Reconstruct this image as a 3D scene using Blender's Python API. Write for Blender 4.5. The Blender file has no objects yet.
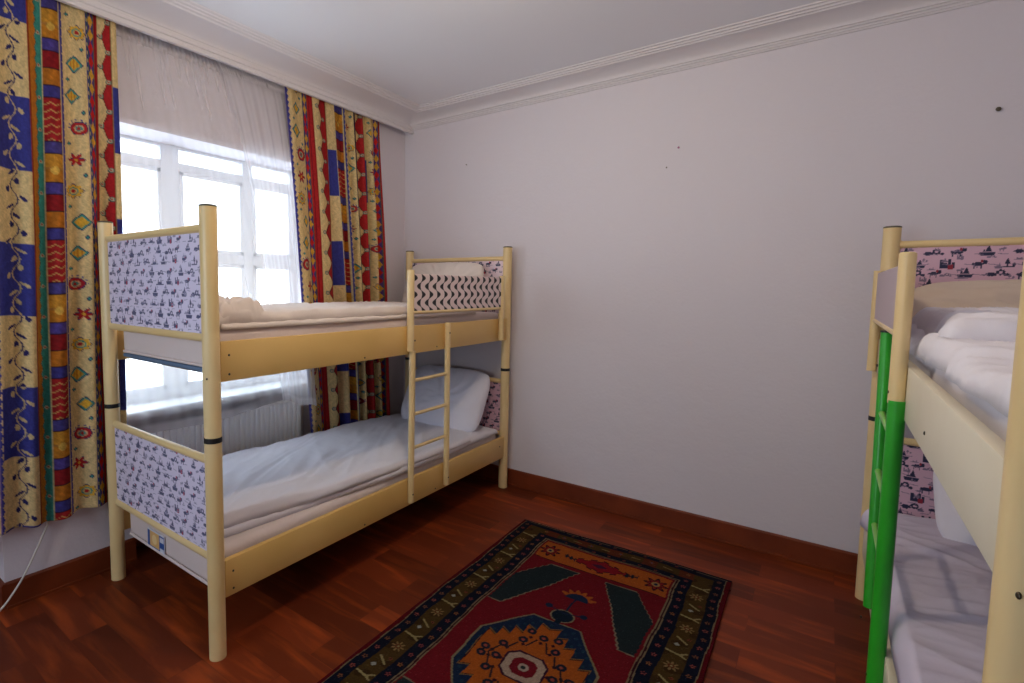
import bpy, bmesh, math, random
import numpy as np
from mathutils import Vector, noise
random.seed(7)
sc = bpy.context.scene
COL = sc.collection
PI = math.pi

# ------------------------------------------------------------------ helpers
def lin(c):
    c = np.asarray(c, dtype=float) / 255.0
    return np.where(c <= .04045, c / 12.92, ((c + .055) / 1.055) ** 2.4)
def rgb(r, g, b):
    v = lin((r, g, b)); return (float(v[0]), float(v[1]), float(v[2]), 1.0)
def link_obj(name, me, mats, parent=None):
    o = bpy.data.objects.new(name, me); COL.objects.link(o)
    for m in (mats if isinstance(mats, (list, tuple)) else [mats]): me.materials.append(m)
    if parent is not None: o.parent = parent
    return o
def obj(name, bm, mats, parent=None, smooth=True, angle=40):
    me = bpy.data.meshes.new(name)
    bmesh.ops.recalc_face_normals(bm, faces=bm.faces[:])
    for f in bm.faces: f.smooth = smooth
    if smooth:
        lim = math.radians(angle)
        for e in bm.edges:
            if len(e.link_faces) == 2 and e.calc_face_angle(0) > lim: e.smooth = False
    bm.to_mesh(me); bm.free()
    return link_obj(name, me, mats, parent)
def tag(o, label, cat, group=None, kind=None):
    if label: o['label'] = label
    if cat: o['category'] = cat
    if group: o['group'] = group
    if kind: o['kind'] = kind
    return o
def empty(name, loc, label, cat, group=None):
    o = bpy.data.objects.new(name, None); COL.objects.link(o); o.location = loc
    o.empty_display_size = .1
    return tag(o, label, cat, group)
def struct(name, bm, m, smooth=False):
    o = obj(name, bm, m, None, smooth); o['kind'] = 'structure'; return o
def box(bm, x0, x1, y0, y1, z0, z1, bev=0, seg=2):
    r = bmesh.ops.create_cube(bm, size=1)
    for v in r['verts']:
        v.co = Vector(((x0 + x1) / 2 + v.co.x * (x1 - x0), (y0 + y1) / 2 + v.co.y * (y1 - y0), (z0 + z1) / 2 + v.co.z * (z1 - z0)))
    if bev:
        es = list({e for v in r['verts'] for e in v.link_edges})
        bmesh.ops.bevel(bm, geom=es, offset=bev, segments=seg, profile=.5, affect='EDGES')
def tube(bm, pts, r, n=20, cap=True):
    pts = [Vector(p) for p in pts]; rr = r if isinstance(r, (list, tuple)) else [r] * len(pts)
    rings = []; up = None
    for i, p in enumerate(pts):
        d = (pts[min(i + 1, len(pts) - 1)] - pts[max(i - 1, 0)]).normalized()
        if up is None:
            a = Vector((0, 0, 1)) if abs(d.z) < .9 else Vector((1, 0, 0))
            s = d.cross(a).normalized()
        else:
            s = (up - d * up.dot(d)).normalized()
        up = s; t = d.cross(s)
        rings.append([bm.verts.new(p + (s * math.cos(k * 2 * PI / n) + t * math.sin(k * 2 * PI / n)) * rr[i]) for k in range(n)])
    for a, b in zip(rings, rings[1:]):
        for k in range(n): bm.faces.new((a[k], a[(k + 1) % n], b[(k + 1) % n], b[k]))
    if cap:
        bm.faces.new(rings[0][::-1]); bm.faces.new(rings[-1])
def sphere(bm, c, r, sx=1, sy=1, sz=1, seg=12):
    q = bmesh.ops.create_uvsphere(bm, u_segments=seg, v_segments=max(6, seg // 2), radius=r)
    for v in q['verts']: v.co = Vector((c[0] + v.co.x * sx, c[1] + v.co.y * sy, c[2] + v.co.z * sz))
def extrude_profile(bm, prof, a, b, axis):
    """prof: list of (p,q); along x: (y,z); along y: (x,z)"""
    def P(t, p, q): return (t, p, q) if axis == 'x' else (p, t, q)
    A = [bm.verts.new(P(a, *p)) for p in prof]; B = [bm.verts.new(P(b, *p)) for p in prof]
    n = len(prof)
    for i in range(n): bm.faces.new((A[i], A[(i + 1) % n], B[(i + 1) % n], B[i]))
    bm.faces.new(A[::-1]); bm.faces.new(B)

# ------------------------------------------------------------------ materials
def mat(name, color=(.8, .8, .8, 1), rough=.5, spec=.5, metal=0, bump=None, var=None, sheen=0):
    m = bpy.data.materials.new(name); m.use_nodes = True
    nt = m.node_tree; b = nt.nodes['Principled BSDF']
    b.inputs['Base Color'].default_value = color
    b.inputs['Roughness'].default_value = rough
    b.inputs['Specular IOR Level'].default_value = spec
    b.inputs['Metallic'].default_value = metal
    if sheen: b.inputs['Sheen Weight'].default_value = sheen
    tc = nt.nodes.new('ShaderNodeTexCoord')
    if bump:
        for sc_, st, det in ([bump] if not isinstance(bump, list) else bump):
            nz = nt.nodes.new('ShaderNodeTexNoise'); nz.inputs['Scale'].default_value = sc_; nz.inputs['Detail'].default_value = det
            bp = nt.nodes.new('ShaderNodeBump'); bp.inputs['Strength'].default_value = st; bp.inputs['Distance'].default_value = .01
            nt.links.new(tc.outputs['Object'], nz.inputs['Vector']); nt.links.new(nz.outputs['Fac'], bp.inputs['Height'])
            if b.inputs['Normal'].is_linked:
                nt.links.new(b.inputs['Normal'].links[0].from_socket, bp.inputs['Normal'])
            nt.links.new(bp.outputs['Normal'], b.inputs['Normal'])
    if var:
        c2, scale, lo, hi = var
        nz = nt.nodes.new('ShaderNodeTexNoise'); nz.inputs['Scale'].default_value = scale; nz.inputs['Detail'].default_value = 4
        rp = nt.nodes.new('ShaderNodeValToRGB'); rp.color_ramp.elements[0].position = lo; rp.color_ramp.elements[1].position = hi
        rp.color_ramp.elements[0].color = color; rp.color_ramp.elements[1].color = c2
        nt.links.new(tc.outputs['Object'], nz.inputs['Vector']); nt.links.new(nz.outputs['Fac'], rp.inputs['Fac'])
        nt.links.new(rp.outputs['Color'], b.inputs['Base Color'])
    return m
def mat_attr(name, rough=.8, spec=.2, bump=None, translucent=0):
    m = mat(name, rough=rough, spec=spec, bump=bump); nt = m.node_tree; b = nt.nodes['Principled BSDF']
    at = nt.nodes.new('ShaderNodeAttribute'); at.attribute_name = 'Col'
    nt.links.new(at.outputs['Color'], b.inputs['Base Color'])
    if translucent:
        tr = nt.nodes.new('ShaderNodeBsdfTranslucent'); mx = nt.nodes.new('ShaderNodeMixShader')
        mx.inputs[0].default_value = translucent
        nt.links.new(at.outputs['Color'], tr.inputs['Color'])
        nt.links.new(b.outputs[0], mx.inputs[1]); nt.links.new(tr.outputs[0], mx.inputs[2])
        nt.links.new(mx.outputs[0], nt.nodes['Material Output'].inputs['Surface'])
    return m

M = {}
M['wall'] = mat('wall_plaster', rgb(218, 212, 218), .75, .25, bump=[(9, .35, 3), (60, .12, 2)])
M['ceil'] = mat('ceiling_paint', rgb(232, 232, 236), .2, .5, bump=(3, .08, 2))
M['mould'] = mat('moulding_white', rgb(222, 217, 219), .55, .3)
M['dark'] = mat('dark_gap', rgb(30, 28, 30), .8, .2)
M['frame'] = mat('window_frame_white', rgb(225, 228, 232), .4, .4)
M['cream'] = mat('cream_enamel', rgb(232, 206, 152), .33, .5, bump=(25, .04, 2), var=(rgb(226, 197, 138), 3, .4, .7))
M['rail'] = mat('cream_rail_enamel', rgb(224, 186, 114), .36, .45, bump=(14, .05, 2), var=(rgb(217, 177, 102), 2.5, .4, .7))
M['white_rail'] = mat('ivory_enamel', rgb(222, 214, 192), .4, .4, bump=(14, .05, 2), var=(rgb(214, 203, 176), 2.5, .4, .7))
M['black'] = mat('black_plastic', rgb(22, 22, 24), .5, .4)
M['cap'] = mat('grey_brown_cap', rgb(88, 78, 62), .5, .4)
M['screw'] = mat('dark_screw', rgb(70, 62, 50), .35, .6, metal=.7)
M['green'] = mat('green_enamel', rgb(44, 168, 40), .3, .5, bump=(25, .05, 2), var=(rgb(36, 150, 34), 5, .4, .7))
M['palegreen'] = mat('pale_green_enamel', rgb(128, 190, 84), .35, .5)
M['sheet'] = mat('pinkish_white_sheet', rgb(222, 208, 204), .9, .1, bump=(60, .1, 2), sheen=.1)
M['duvet'] = mat('white_duvet_cotton', rgb(226, 222, 230), .9, .1, bump=[(18, .25, 3), (250, .05, 1)], sheen=.1)
M['duvet_warm'] = mat('ivory_duvet_cotton', rgb(222, 210, 202), .9, .1, bump=[(18, .25, 3), (250, .05, 1)], sheen=.1)
M['pillow'] = mat('pillow_cotton', rgb(222, 220, 232), .9, .1, bump=[(14, .2, 3)], sheen=.1)
M['pillow_warm'] = mat('beige_pillow_cotton', rgb(214, 198, 182), .9, .1, bump=[(14, .2, 3)], sheen=.1)
M['underside'] = mat('blue_grey_underside', rgb(104, 124, 150), .9, .1)
M['support'] = mat('plywood_support', rgb(120, 100, 80), .8, .2)
M['purple_sheet'] = mat('lilac_sheet', rgb(206, 198, 220), .9, .1)
M['plain'] = mat('plain_mauve_panel', rgb(188, 172, 180), .5, .3)
M['baseb'] = mat('baseboard_wood', rgb(118, 50, 20), .5, .3, var=(rgb(100, 40, 15), 6, .35, .7), bump=(20, .05, 2))
M['radiator'] = mat('radiator_enamel', rgb(240, 240, 242), .45, .4)
M['cable'] = mat('cable_white', rgb(206, 200, 190), .5, .3)
M['attr_cloth'] = mat_attr('curtain_print', .85, .15, bump=(120, .1, 2), translucent=.16)
M['attr_rug'] = mat_attr('rug_wool', 1.0, .03, bump=[(260, .5, 2), (30, .2, 2)])
M['attr_panel'] = mat_attr('printed_laminate', .45, .35)
M['attr_fabric'] = mat_attr('printed_cotton', .9, .1, bump=[(18, .25, 3)])
M['fringe'] = mat('fringe_wool', rgb(150, 128, 96), 1, .05)

# floor: three strip laminate, planks along x
def floor_mat():
    m = bpy.data.materials.new('laminate_floor'); m.use_nodes = True; nt = m.node_tree; b = nt.nodes['Principled BSDF']
    N = nt.nodes.new; L = nt.links.new
    tc = N('ShaderNodeTexCoord')
    mp = N('ShaderNodeMapping'); mp.inputs['Location'].default_value = (.33, .04, 0)
    L(tc.outputs['Object'], mp.inputs['Vector'])
    br = N('ShaderNodeTexBrick'); br.inputs['Scale'].default_value = 1; br.inputs['Brick Width'].default_value = .78
    br.inputs['Row Height'].default_value = .13; br.inputs['Mortar Size'].default_value = .0012; br.inputs['Mortar Smooth'].default_value = .3
    br.offset = .37; br.offset_frequency = 2; br.squash = 1
    br.inputs['Color1'].default_value = (0, 0, 0, 1); br.inputs['Color2'].default_value = (1, 1, 1, 1); br.inputs['Mortar'].default_value = (.2, .2, .2, 1)
    br.inputs['Bias'].default_value = 0
    L(mp.outputs[0], br.inputs['Vector'])
    mp2 = N('ShaderNodeMapping'); mp2.inputs['Scale'].default_value = (1.1, 7, 1)
    L(tc.outputs['Object'], mp2.inputs['Vector'])
    ad = N('ShaderNodeVectorMath'); ad.operation = 'MULTIPLY_ADD'; ad.inputs[1].default_value = (7, 5, 3)
    L(br.outputs['Color'], ad.inputs[0]); L(mp2.outputs[0], ad.inputs[2])
    nz = N('ShaderNodeTexNoise'); nz.inputs['Scale'].default_value = 2.2; nz.inputs['Detail'].default_value = 6; nz.inputs['Distortion'].default_value = .5
    L(ad.outputs[0], nz.inputs['Vector'])
    rp = N('ShaderNodeValToRGB'); e = rp.color_ramp.elements
    e[0].position = .02; e[0].color = rgb(112, 42, 12); e[1].position = .95; e[1].color = rgb(192, 88, 28)
    k = rp.color_ramp.elements.new(.5); k.color = rgb(112, 46, 20)
    L(nz.outputs['Fac'], rp.inputs['Fac'])
    hs = N('ShaderNodeMix'); hs.data_type = 'RGBA'; hs.blend_type = 'MULTIPLY'
    rp2 = N('ShaderNodeValToRGB'); rp2.color_ramp.elements[0].color = (.55, .52, .5, 1); rp2.color_ramp.elements[1].color = (1.15, 1.12, 1.1, 1)
    L(br.outputs['Color'], rp2.inputs['Fac'])
    hs.inputs['Factor'].default_value = 1
    L(rp.outputs['Color'], hs.inputs['A']); L(rp2.outputs['Color'], hs.inputs['B'])
    L(hs.outputs['Result'], b.inputs['Base Color'])
    b.inputs['Roughness'].default_value = .5; b.inputs['Specular IOR Level'].default_value = .22
    bp = N('ShaderNodeBump'); bp.inputs['Strength'].default_value = .15; bp.inputs['Distance'].default_value = .002
    iv = N('ShaderNodeMath'); iv.operation = 'SUBTRACT'; iv.inputs[0].default_value = 1
    L(br.outputs['Fac'], iv.inputs[1]); L(iv.outputs[0], bp.inputs['Height']); L(bp.outputs[0], b.inputs['Normal'])
    return m
M['floor'] = floor_mat()
def sheer_mat():
    m = bpy.data.materials.new('sheer_voile'); m.use_nodes = True; nt = m.node_tree; nt.nodes.remove(nt.nodes['Principled BSDF'])
    N = nt.nodes.new; L = nt.links.new
    t = N('ShaderNodeBsdfTransparent'); t.inputs[0].default_value = (1, 1, 1, 1)
    d = N('ShaderNodeBsdfDiffuse'); d.inputs[0].default_value = rgb(228, 224, 226)
    s = N('ShaderNodeBsdfTranslucent'); s.inputs[0].default_value = rgb(228, 226, 230)
    a = N('ShaderNodeMixShader'); a.inputs[0].default_value = .5
    at = N('ShaderNodeAttribute'); at.attribute_name = 'Col'
    b = N('ShaderNodeMixShader'); L(at.outputs['Fac'], b.inputs[0])
    L(d.outputs[0], a.inputs[1]); L(s.outputs[0], a.inputs[2]); L(t.outputs[0], b.inputs[1]); L(a.outputs[0], b.inputs[2])
    L(b.outputs[0], nt.nodes['Material Output'].inputs['Surface'])
    return m
M['sheer'] = sheer_mat()
def glass_mat():
    m = bpy.data.materials.new('pane_glass'); m.use_nodes = True; nt = m.node_tree; nt.nodes.remove(nt.nodes['Principled BSDF'])
    N = nt.nodes.new; L = nt.links.new
    t = N('ShaderNodeBsdfTransparent'); t.inputs[0].default_value = (.96, .98, .98, 1)
    g = N('ShaderNodeBsdfGlossy'); g.inputs['Roughness'].default_value = .02
    b = N('ShaderNodeMixShader'); b.inputs[0].default_value = .05
    L(t.outputs[0], b.inputs[1]); L(g.outputs[0], b.inputs[2]); L(b.outputs[0], nt.nodes['Material Output'].inputs['Surface'])
    return m
M['glass'] = glass_mat()
def emit_mat(name, c, s):
    m = bpy.data.materials.new(name); m.use_nodes = True; b = m.node_tree.nodes['Principled BSDF']
    b.inputs['Base Color'].default_value = c; b.inputs['Emission Color'].default_value = c; b.inputs['Emission Strength'].default_value = s
    return m

# ------------------------------------------------------------------ painted grids
class Canvas:
    """colours of a printed surface, sampled at the points (A,B) in metres"""
    def __init__(s, A, B, bg):
        s.A = A; s.B = B; s.C = np.empty(A.shape + (3,)); s.C[:] = bg
    def put(s, mask, col): s.C[mask] = col
    def poly(s, pts, col): s.put(s.inside(pts), col)
    def inside(s, pts, A=None, B=None):
        A = s.A if A is None else A; B = s.B if B is None else B
        m = np.zeros(A.shape, bool); n = len(pts)
        for i in range(n):
            x0, y0 = pts[i]; x1, y1 = pts[(i + 1) % n]
            if y0 == y1: continue
            c = ((B >= y0) != (B >= y1)) & (A < (x1 - x0) * (B - y0) / (y1 - y0) + x0)
            m ^= c
        return m
    def line(s, p, q, w, col):
        p = np.array(p, float); q = np.array(q, float); d = q - p; L2 = max(d @ d, 1e-9)
        t = np.clip(((s.A - p[0]) * d[0] + (s.B - p[1]) * d[1]) / L2, 0, 1)
        s.put(np.hypot(s.A - p[0] - t * d[0], s.B - p[1] - t * d[1]) < w, col)
    def outline(s, pts, w, col):
        for i in range(len(pts)): s.line(pts[i], pts[(i + 1) % len(pts)], w, col)
    def disc(s, c, r, col, k=1): s.put(np.hypot(s.A - c[0], (s.B - c[1]) / k) < r, col)
def grid_mesh(name, P, C, m, parent=None, thick=0, mat_back=None):
    """P (ny,nx,3) points, C (ny,nx,3) sRGB colours"""
    ny, nx = P.shape[:2]
    verts = P.reshape(-1, 3); i = np.arange(ny * nx).reshape(ny, nx)
    F = np.stack([i[:-1, :-1], i[:-1, 1:], i[1:, 1:], i[1:, :-1]], -1).reshape(-1, 4)
    me = bpy.data.meshes.new(name)
    me.from_pydata(verts.tolist(), [], F.tolist())
    me.polygons.foreach_set('use_smooth', [True] * len(me.polygons))
    at = me.color_attributes.new('Col', 'FLOAT_COLOR', 'POINT')
    c = np.ones((ny * nx, 4)); c[:, :3] = lin(C.reshape(-1, 3)); at.data.foreach_set('color', c.ravel())
    me.update()
    o = link_obj(name, me, m, parent)
    if thick:
        md = o.modifiers.new('thickness', 'SOLIDIFY'); md.thickness = thick; md.offset = 0
    return o
PCACHE = {}
def panel(name, origin, du, dv, w, h, thick, paint, parent, res=.0022):
    """a printed board: closed box with painted front and back; paint(canvas)"""
    key = (paint, round(w, 4), round(h, 4), tuple(du))
    if key in PCACHE:
        o = bpy.data.objects.new(name, PCACHE[key].data); COL.objects.link(o); o.parent = parent
        md = o.modifiers.new('thickness', 'SOLIDIFY'); md.thickness = thick; md.offset = 0
        return o
    nx = int(w / res) + 1; ny = int(h / res) + 1
    a = np.linspace(0, w, nx); b = np.linspace(0, h, ny); A, B = np.meshgrid(a, b)
    cv = Canvas(A, B, (200, 200, 200)); paint(cv)
    o3 = np.array(origin); du = np.array(du, float); dv = np.array(dv, float)
    P = o3 + A[..., None] * du + B[..., None] * dv
    PCACHE[key] = grid_mesh(name, P, cv.C, M['attr_panel'], parent, thick=thick)
    return PCACHE[key]

INK = (40, 44, 78)
def motif(cv, k, cx, cy, s, ink, red):
    A = (cv.A - cx) / s; B = (cv.B - cy) / s
    near = (abs(A) < 1.2) & (abs(B) < 1.0)
    if not near.any(): return
    def p(mask, c=ink): cv.put(near & mask, c)
    wob = .07 * np.sin(A * 23 + k) + .06 * np.cos(B * 29 + cx * 50)
    def ell(x, y, a, b): return ((A - x) / a) ** 2 + ((B - y) / b) ** 2 < 1 + wob * 3
    def tri(x, y, w, h): return (B > y) & (B < y + h) & (abs(A - x) < w * (1 - (B - y) / h) + wob * .2)
    k = k % 6
    if k == 0:      # boat with two sails
        p((B > -.45) & (B < -.05) & (abs(A + .05) < .45 + .35 * (B + .05) + .2)); p(tri(.05, 0, .28, .75)); p(tri(-.3, 0, .12, .4))
    elif k == 1:    # castle with towers and a red gate
        for x in (-.42, -.15, .14, .42): p((abs(A - x) < .11) & (B > -.4) & (B < .35 + .2 * math.sin(x * 9)))
        p((abs(A) < .5) & (B > -.4) & (B < -.05)); p((abs(A - .22) < .17) & (B > -.5) & (B < -.02), red)
    elif k == 2:    # carriage
        p(ell(-.35, -.15, .4, .22)); p(ell(.35, .05, .35, .3) & ~ell(.35, .05, .15, .12)); p(ell(.8, -.2, .22, .14))
    elif k == 3:    # spires on a shore line
        p(tri(-.35, -.3, .16, .75)); p(tri(.3, -.3, .2, .6)); p((abs(B + .33) < .07) & (abs(A) < .9)); p(ell(-.02, -.18, .22, .16))
    elif k == 4:    # horse and rider blob
        p(ell(-.2, .02, .48, .2)); p(ell(.34, .22, .18, .22)); p((abs(A + .5) < .05) & (B < 0) & (B > -.5)); p((abs(A - .05) < .05) & (B < 0) & (B > -.5)); p(ell(.1, .3, .1, .2), red)
    else:           # fountain tree
        p(tri(0, -.1, .25, .7)); p((abs(A) < .06) & (B < 0) & (B > -.45)); p((abs(B + .42) < .05) & (abs(A) < .55)); p(ell(.5, -.15, .16, .2))
def toile(bg, ink, red, cw, ch, s):
    def f(cv):
        cv.C[:] = bg
        rnd = random.Random(3); j = 0; y = -ch * .3
        while y < cv.B.max() + ch:
            x = (-cw * .5) + (cw * .37 * (j % 3))
            i = 0
            while x < cv.A.max() + cw:
                motif(cv, i * 2 + j * 3 + (i * j) % 2, x + rnd.uniform(-.1, .1) * cw, y + rnd.uniform(-.12, .12) * ch, s * rnd.uniform(.85, 1.15), ink, red)
                x += cw; i += 1
            y += ch; j += 1
        soft = tuple(.5 * a + .5 * b for a, b in zip(bg, ink)); y = 0; j = 0
        while y < cv.B.max():
            x = (j % 2) * cw * .5; i = 0
            while x < cv.A.max():
                motif(cv, i + j * 2, x + rnd.uniform(-.2, .2) * cw, y + rnd.uniform(-.3, .3) * ch, s * rnd.uniform(.4, .6), soft, soft)
                cv.line((x + .3 * cw, y + .3 * ch), (x + .62 * cw, y + .3 * ch + rnd.uniform(-.1, .1) * ch), .0012, soft)
                x += cw * .8; i += 1
            y += ch * .9; j += 1
    return f
toile_foot = toile((224, 216, 238), (84, 86, 122), (180, 60, 90), .074, .040, .031)
toile_head = toile((216, 178, 196), (38, 42, 72), (150, 40, 60), .082, .044, .036)
toile_headw = toile((226, 204, 212), (38, 42, 72), (170, 50, 70), .082, .044, .036)
def waves(cv):
    cv.C[:] = (234, 214, 212)
    lam = .086; P = .067
    ph = 2 * PI * cv.B / lam
    c = np.cos(ph)
    x = (cv.A - .0215 * c + P * .5) % P - P * .5
    cv.put(np.abs(x) < .0030 + .0125 * np.abs(c) ** 1.3, (26, 24, 30))

# ------------------------------------------------------------------ room
CZ = 2.655
bm = bmesh.new(); box(bm, -.6, 3.9, -4.5, .1, -.08, 0); struct('floor', bm, M['floor'])
bm = bmesh.new(); box(bm, -.6, 3.96, -4.5, .1, CZ, CZ + .1); struct('ceiling', bm, M['ceil'])
bm = bmesh.new(); box(bm, -.4, 3.96, 0, .12, 0, CZ); struct('wall_back', bm, M['wall'])
bm = bmesh.new(); box(bm, 3.86, 3.98, -4.5, 0, 0, CZ); struct('wall_right', bm, M['wall'])
FX0, FX1, FZ0, FZ1 = .35, 1.85, .95, 2.15  # opening for an added window, out of view, that fills the room with daylight
bm = bmesh.new(); box(bm, -.6, FX0, -4.7, -4.5, 0, CZ); box(bm, FX1, 3.96, -4.7, -4.5, 0, CZ); box(bm, FX0, FX1, -4.7, -4.5, 0, FZ0); box(bm, FX0, FX1, -4.7, -4.5, FZ1, CZ)
struct('wall_front', bm, M['wall'])
bm = bmesh.new()
for a, b in ((FX0, FX0 + .06), ((FX0 + FX1) / 2 - .04, (FX0 + FX1) / 2 + .04), (FX1 - .06, FX1)): box(bm, a, b, -4.63, -4.57, FZ0, FZ1, .004)
for a, b in ((FZ0, FZ0 + .06), (FZ1 - .06, FZ1)): box(bm, FX0, FX1, -4.63, -4.57, a, b, .004)
w2 = struct('added_fill_window', bm, M['frame'], True)  # unseen window, added behind the camera to brighten the room
bm = bmesh.new(); box(bm, FX0 + .06, FX1 - .06, -4.603, -4.597, FZ0 + .06, FZ1 - .06); W2P = bm
WY0, WY1, WZ0, WZ1 = -2.42, -.9, .72, 2.135; NY = -2.08
bm = bmesh.new()
box(bm, -.3, 0, -2.6, WY0, 0, CZ); box(bm, -.3, 0, WY1, 0, 0, CZ); box(bm, -.3, 0, WY0, WY1, WZ1, CZ)
box(bm, -.3, 0, WY0, NY, 0, WZ0 - .02); box(bm, -.3, -.14, NY, WY1, 0, WZ0 - .02)
box(bm, -.42, -.3, -4.5, -2.56, 0, CZ)
struct('wall_left', bm, M['wall'])
# window sill board
bm = bmesh.new(); box(bm, -.3, .004, WY0 - .0, WY1 + .0, WZ0 - .02, WZ0 + .02, .004)
struct('trim_1', bm, M['frame'], True)
# baseboards
def bb_prof(s): return [(0, 0), (0, .111), (s * .008, .111), (s * .014, .104), (s * .016, .012), (s * .022, .01), (s * .022, 0)]
bm = bmesh.new(); extrude_profile(bm, bb_prof(-1), 0.0, 3.86, 'x'); struct('baseboard_back', bm, M['baseb'])
bm = bmesh.new(); extrude_profile(bm, bb_prof(1), -2.6, NY, 'y'); extrude_profile(bm, bb_prof(1), WY1, -.022, 'y')
extrude_profile(bm, [(-.14 + p, q) for p, q in bb_prof(1)], NY, WY1, 'y')
# the strip turns the wall's corner
extrude_profile(bm, [(-2.6 + p, q) for p, q in bb_prof(-1)], -.3, .016, 'x')
struct('baseboard_left', bm, M['baseb'])
bm = bmesh.new(); extrude_profile(bm, [(3.86 + p, q) for p, q in bb_prof(-1)], -4.5, -.022, 'y'); struct('baseboard_right', bm, M['baseb'])
# cornice along the back wall
def cove(o1, z1, o2, z2, n=8):
    return [(o1 + (o2 - o1) * (1 - math.cos(t * PI / 2 / n)), z1 + (z2 - z1) * math.sin(t * PI / 2 / n)) for t in range(n + 1)]
prof = [(0, 2.573), (.010, 2.573), (.014, 2.579), (.022, 2.579), (.026, 2.586), (.036, 2.588), (.040, 2.594)] + \
       cove(.052, 2.594, .172, 2.632)[0:] + [(.176, 2.637), (.190, 2.637), (.194, 2.643), (.208, 2.643), (.212, 2.650), (.228, 2.650), (.230, CZ), (0, CZ)]
bm = bmesh.new(); extrude_profile(bm, [(-p, q) for p, q in prof], 0.0, 3.86, 'x'); struct('trim_2', bm, M['mould'], True)
# curtain pelmet with cove to the ceiling
pel = [(.072, 2.548), (.092, 2.548), (.094, 2.556), (.088, 2.560), (.088, 2.572), (.096, 2.575), (.096, 2.584), (.090, 2.588), (.094, 2.600)] + \
      cove(.100, 2.602, .262, 2.634) + [(.268, 2.640), (.284, 2.640), (.288, 2.646), (.304, 2.646), (.308, 2.651), (.326, 2.651), (.330, CZ), (.072, CZ)]
bm = bmesh.new(); extrude_profile(bm, pel, -4.5, -.0, 'y'); struct('trim_3', bm, M['mould'], True)
# curtain track behind the pelmet
bm = bmesh.new(); box(bm, .008, .071, -3.4, -.06, 2.606, 2.625); box(bm, .02, .03, -3.4, -.06, 2.598, 2.606); box(bm, .05, .06, -3.4, -.06, 2.598, 2.606)
tag(obj('curtain_track', bm, M['dark'], None, False), 'dark twin curtain track hidden behind the white pelmet over the window', 'curtain track')

# window: frame, mullions, glass
XW = -.24
ys = [WY0, -1.745, -1.28, WY1]
bm = bmesh.new()
f0, f1 = XW - .03, XW + .03
box(bm, f0, f1, WY0, WY1, WZ0 + .02, WZ0 + .075, .004); box(bm, f0, f1, WY0, WY1, WZ1 - .018, WZ1, .004)
box(bm, f0, f1, WY0, WY0 + .05, WZ0 + .02, WZ1, .004); box(bm, f0, f1, WY1 - .04, WY1, WZ0 + .02, WZ1, .004)
for yc, w in ((-1.745, .05), (-1.265, .035)): box(bm, f0 - .004, f1 + .004, yc - w, yc + w, WZ0 + .03, WZ1, .004)
for z0, z1 in ((2.00, 2.048), (1.50, 1.56)): box(bm, f0 - .002, f1 + .002, WY0, WY1, z0, z1, .004)
w1 = struct('window_1', bm, M['frame'], True)
panes = []
for a, b in ((WY0 + .05, -1.795), (-1.695, -1.30), (-1.23, WY1 - .04)):
    for z0, z1 in ((WZ0 + .075, 1.50), (1.56, 2.00), (2.048, WZ1 - .018)):
        bm = bmesh.new(); box(bm, XW - .003, XW + .003, a, b, z0, z1)
        g = obj('pane', bm, M['glass'], w1, False)
        if (z1 - z0) > .2:
            bm = bmesh.new(); sx0, sx1 = XW + .012, XW + .036
            box(bm, sx0, sx1, a, a + .022, z0, z1, .003); box(bm, sx0, sx1, b - .022, b, z0, z1, .003)
            box(bm, sx0, sx1, a, b, z0, z0 + .022, .003); box(bm, sx0, sx1, a, b, z1 - .022, z1, .003)
            obj('sash', bm, M['frame'], w1)
bm = bmesh.new(); box(bm, XW + .034, XW + .05, -1.275, -1.255, 1.3, 1.33, .003); box(bm, XW + .05, XW + .062, -1.272, -1.258, 1.22, 1.325, .004)
obj('window_handle', bm, M['frame'], w1)

obj('pane', W2P, M['glass'], w2, False)

# ------------------------------------------------------------------ radiator under the sill
rad = empty('radiator', (-.02, -1.55, 0), 'white ribbed panel radiator under the window sill behind the sheer curtain hem', 'radiator')
def loc(o, root):   # keep world coordinates of a mesh authored in world space under a moved root
    o.parent = root; o.location = -Vector(root.location)
    if root.name == 'radiator': o.location.x += .05
    return o
bm = bmesh.new()
ry0, ry1 = -2.0, -1.04; n = 28
prof = []
for i in range(n):
    y = ry0 + (ry1 - ry0) * i / n; w = (ry1 - ry0) / n
    prof += [(y, -.062), (y + w * .3, -.062), (y + w * .42, -.050), (y + w * .86, -.050)]
prof += [(ry1, -.062), (ry1, -.072), (ry0, -.072)]
A = [bm.verts.new((x, y, .16)) for y, x in prof]; B = [bm.verts.new((x, y, .635)) for y, x in prof]
for i in range(len(prof)): bm.faces.new((A[i], A[(i + 1) % len(prof)], B[(i + 1) % len(prof)], B[i]))
bm.faces.new(A[::-1]); bm.faces.new(B)
loc(obj('front_panel', bm, M['radiator'], None, True, 20), rad)
bm = bmesh.new(); box(bm, -.118, -.105, ry0, ry1, .16, .635, .003); loc(obj('rear_panel', bm, M['radiator']), rad)
bm = bmesh.new()
box(bm, -.118, -.048, ry0, ry1, .632, .65, .004); loc(obj('top_grille', bm, M['radiator']), rad)
for y in (ry0, ry1 - .008):
    bm = bmesh.new(); box(bm, -.118, -.05, y, y + .012, .15, .645, .003); loc(obj('side_cover', bm, M['radiator']), rad)
for y in (ry0 + .08, ry1 - .08):
    bm = bmesh.new(); tube(bm, [(-.09, y, .165), (-.09, y, 0)], .009, 10); loc(obj('pipe', bm, M['radiator']), rad)

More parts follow.
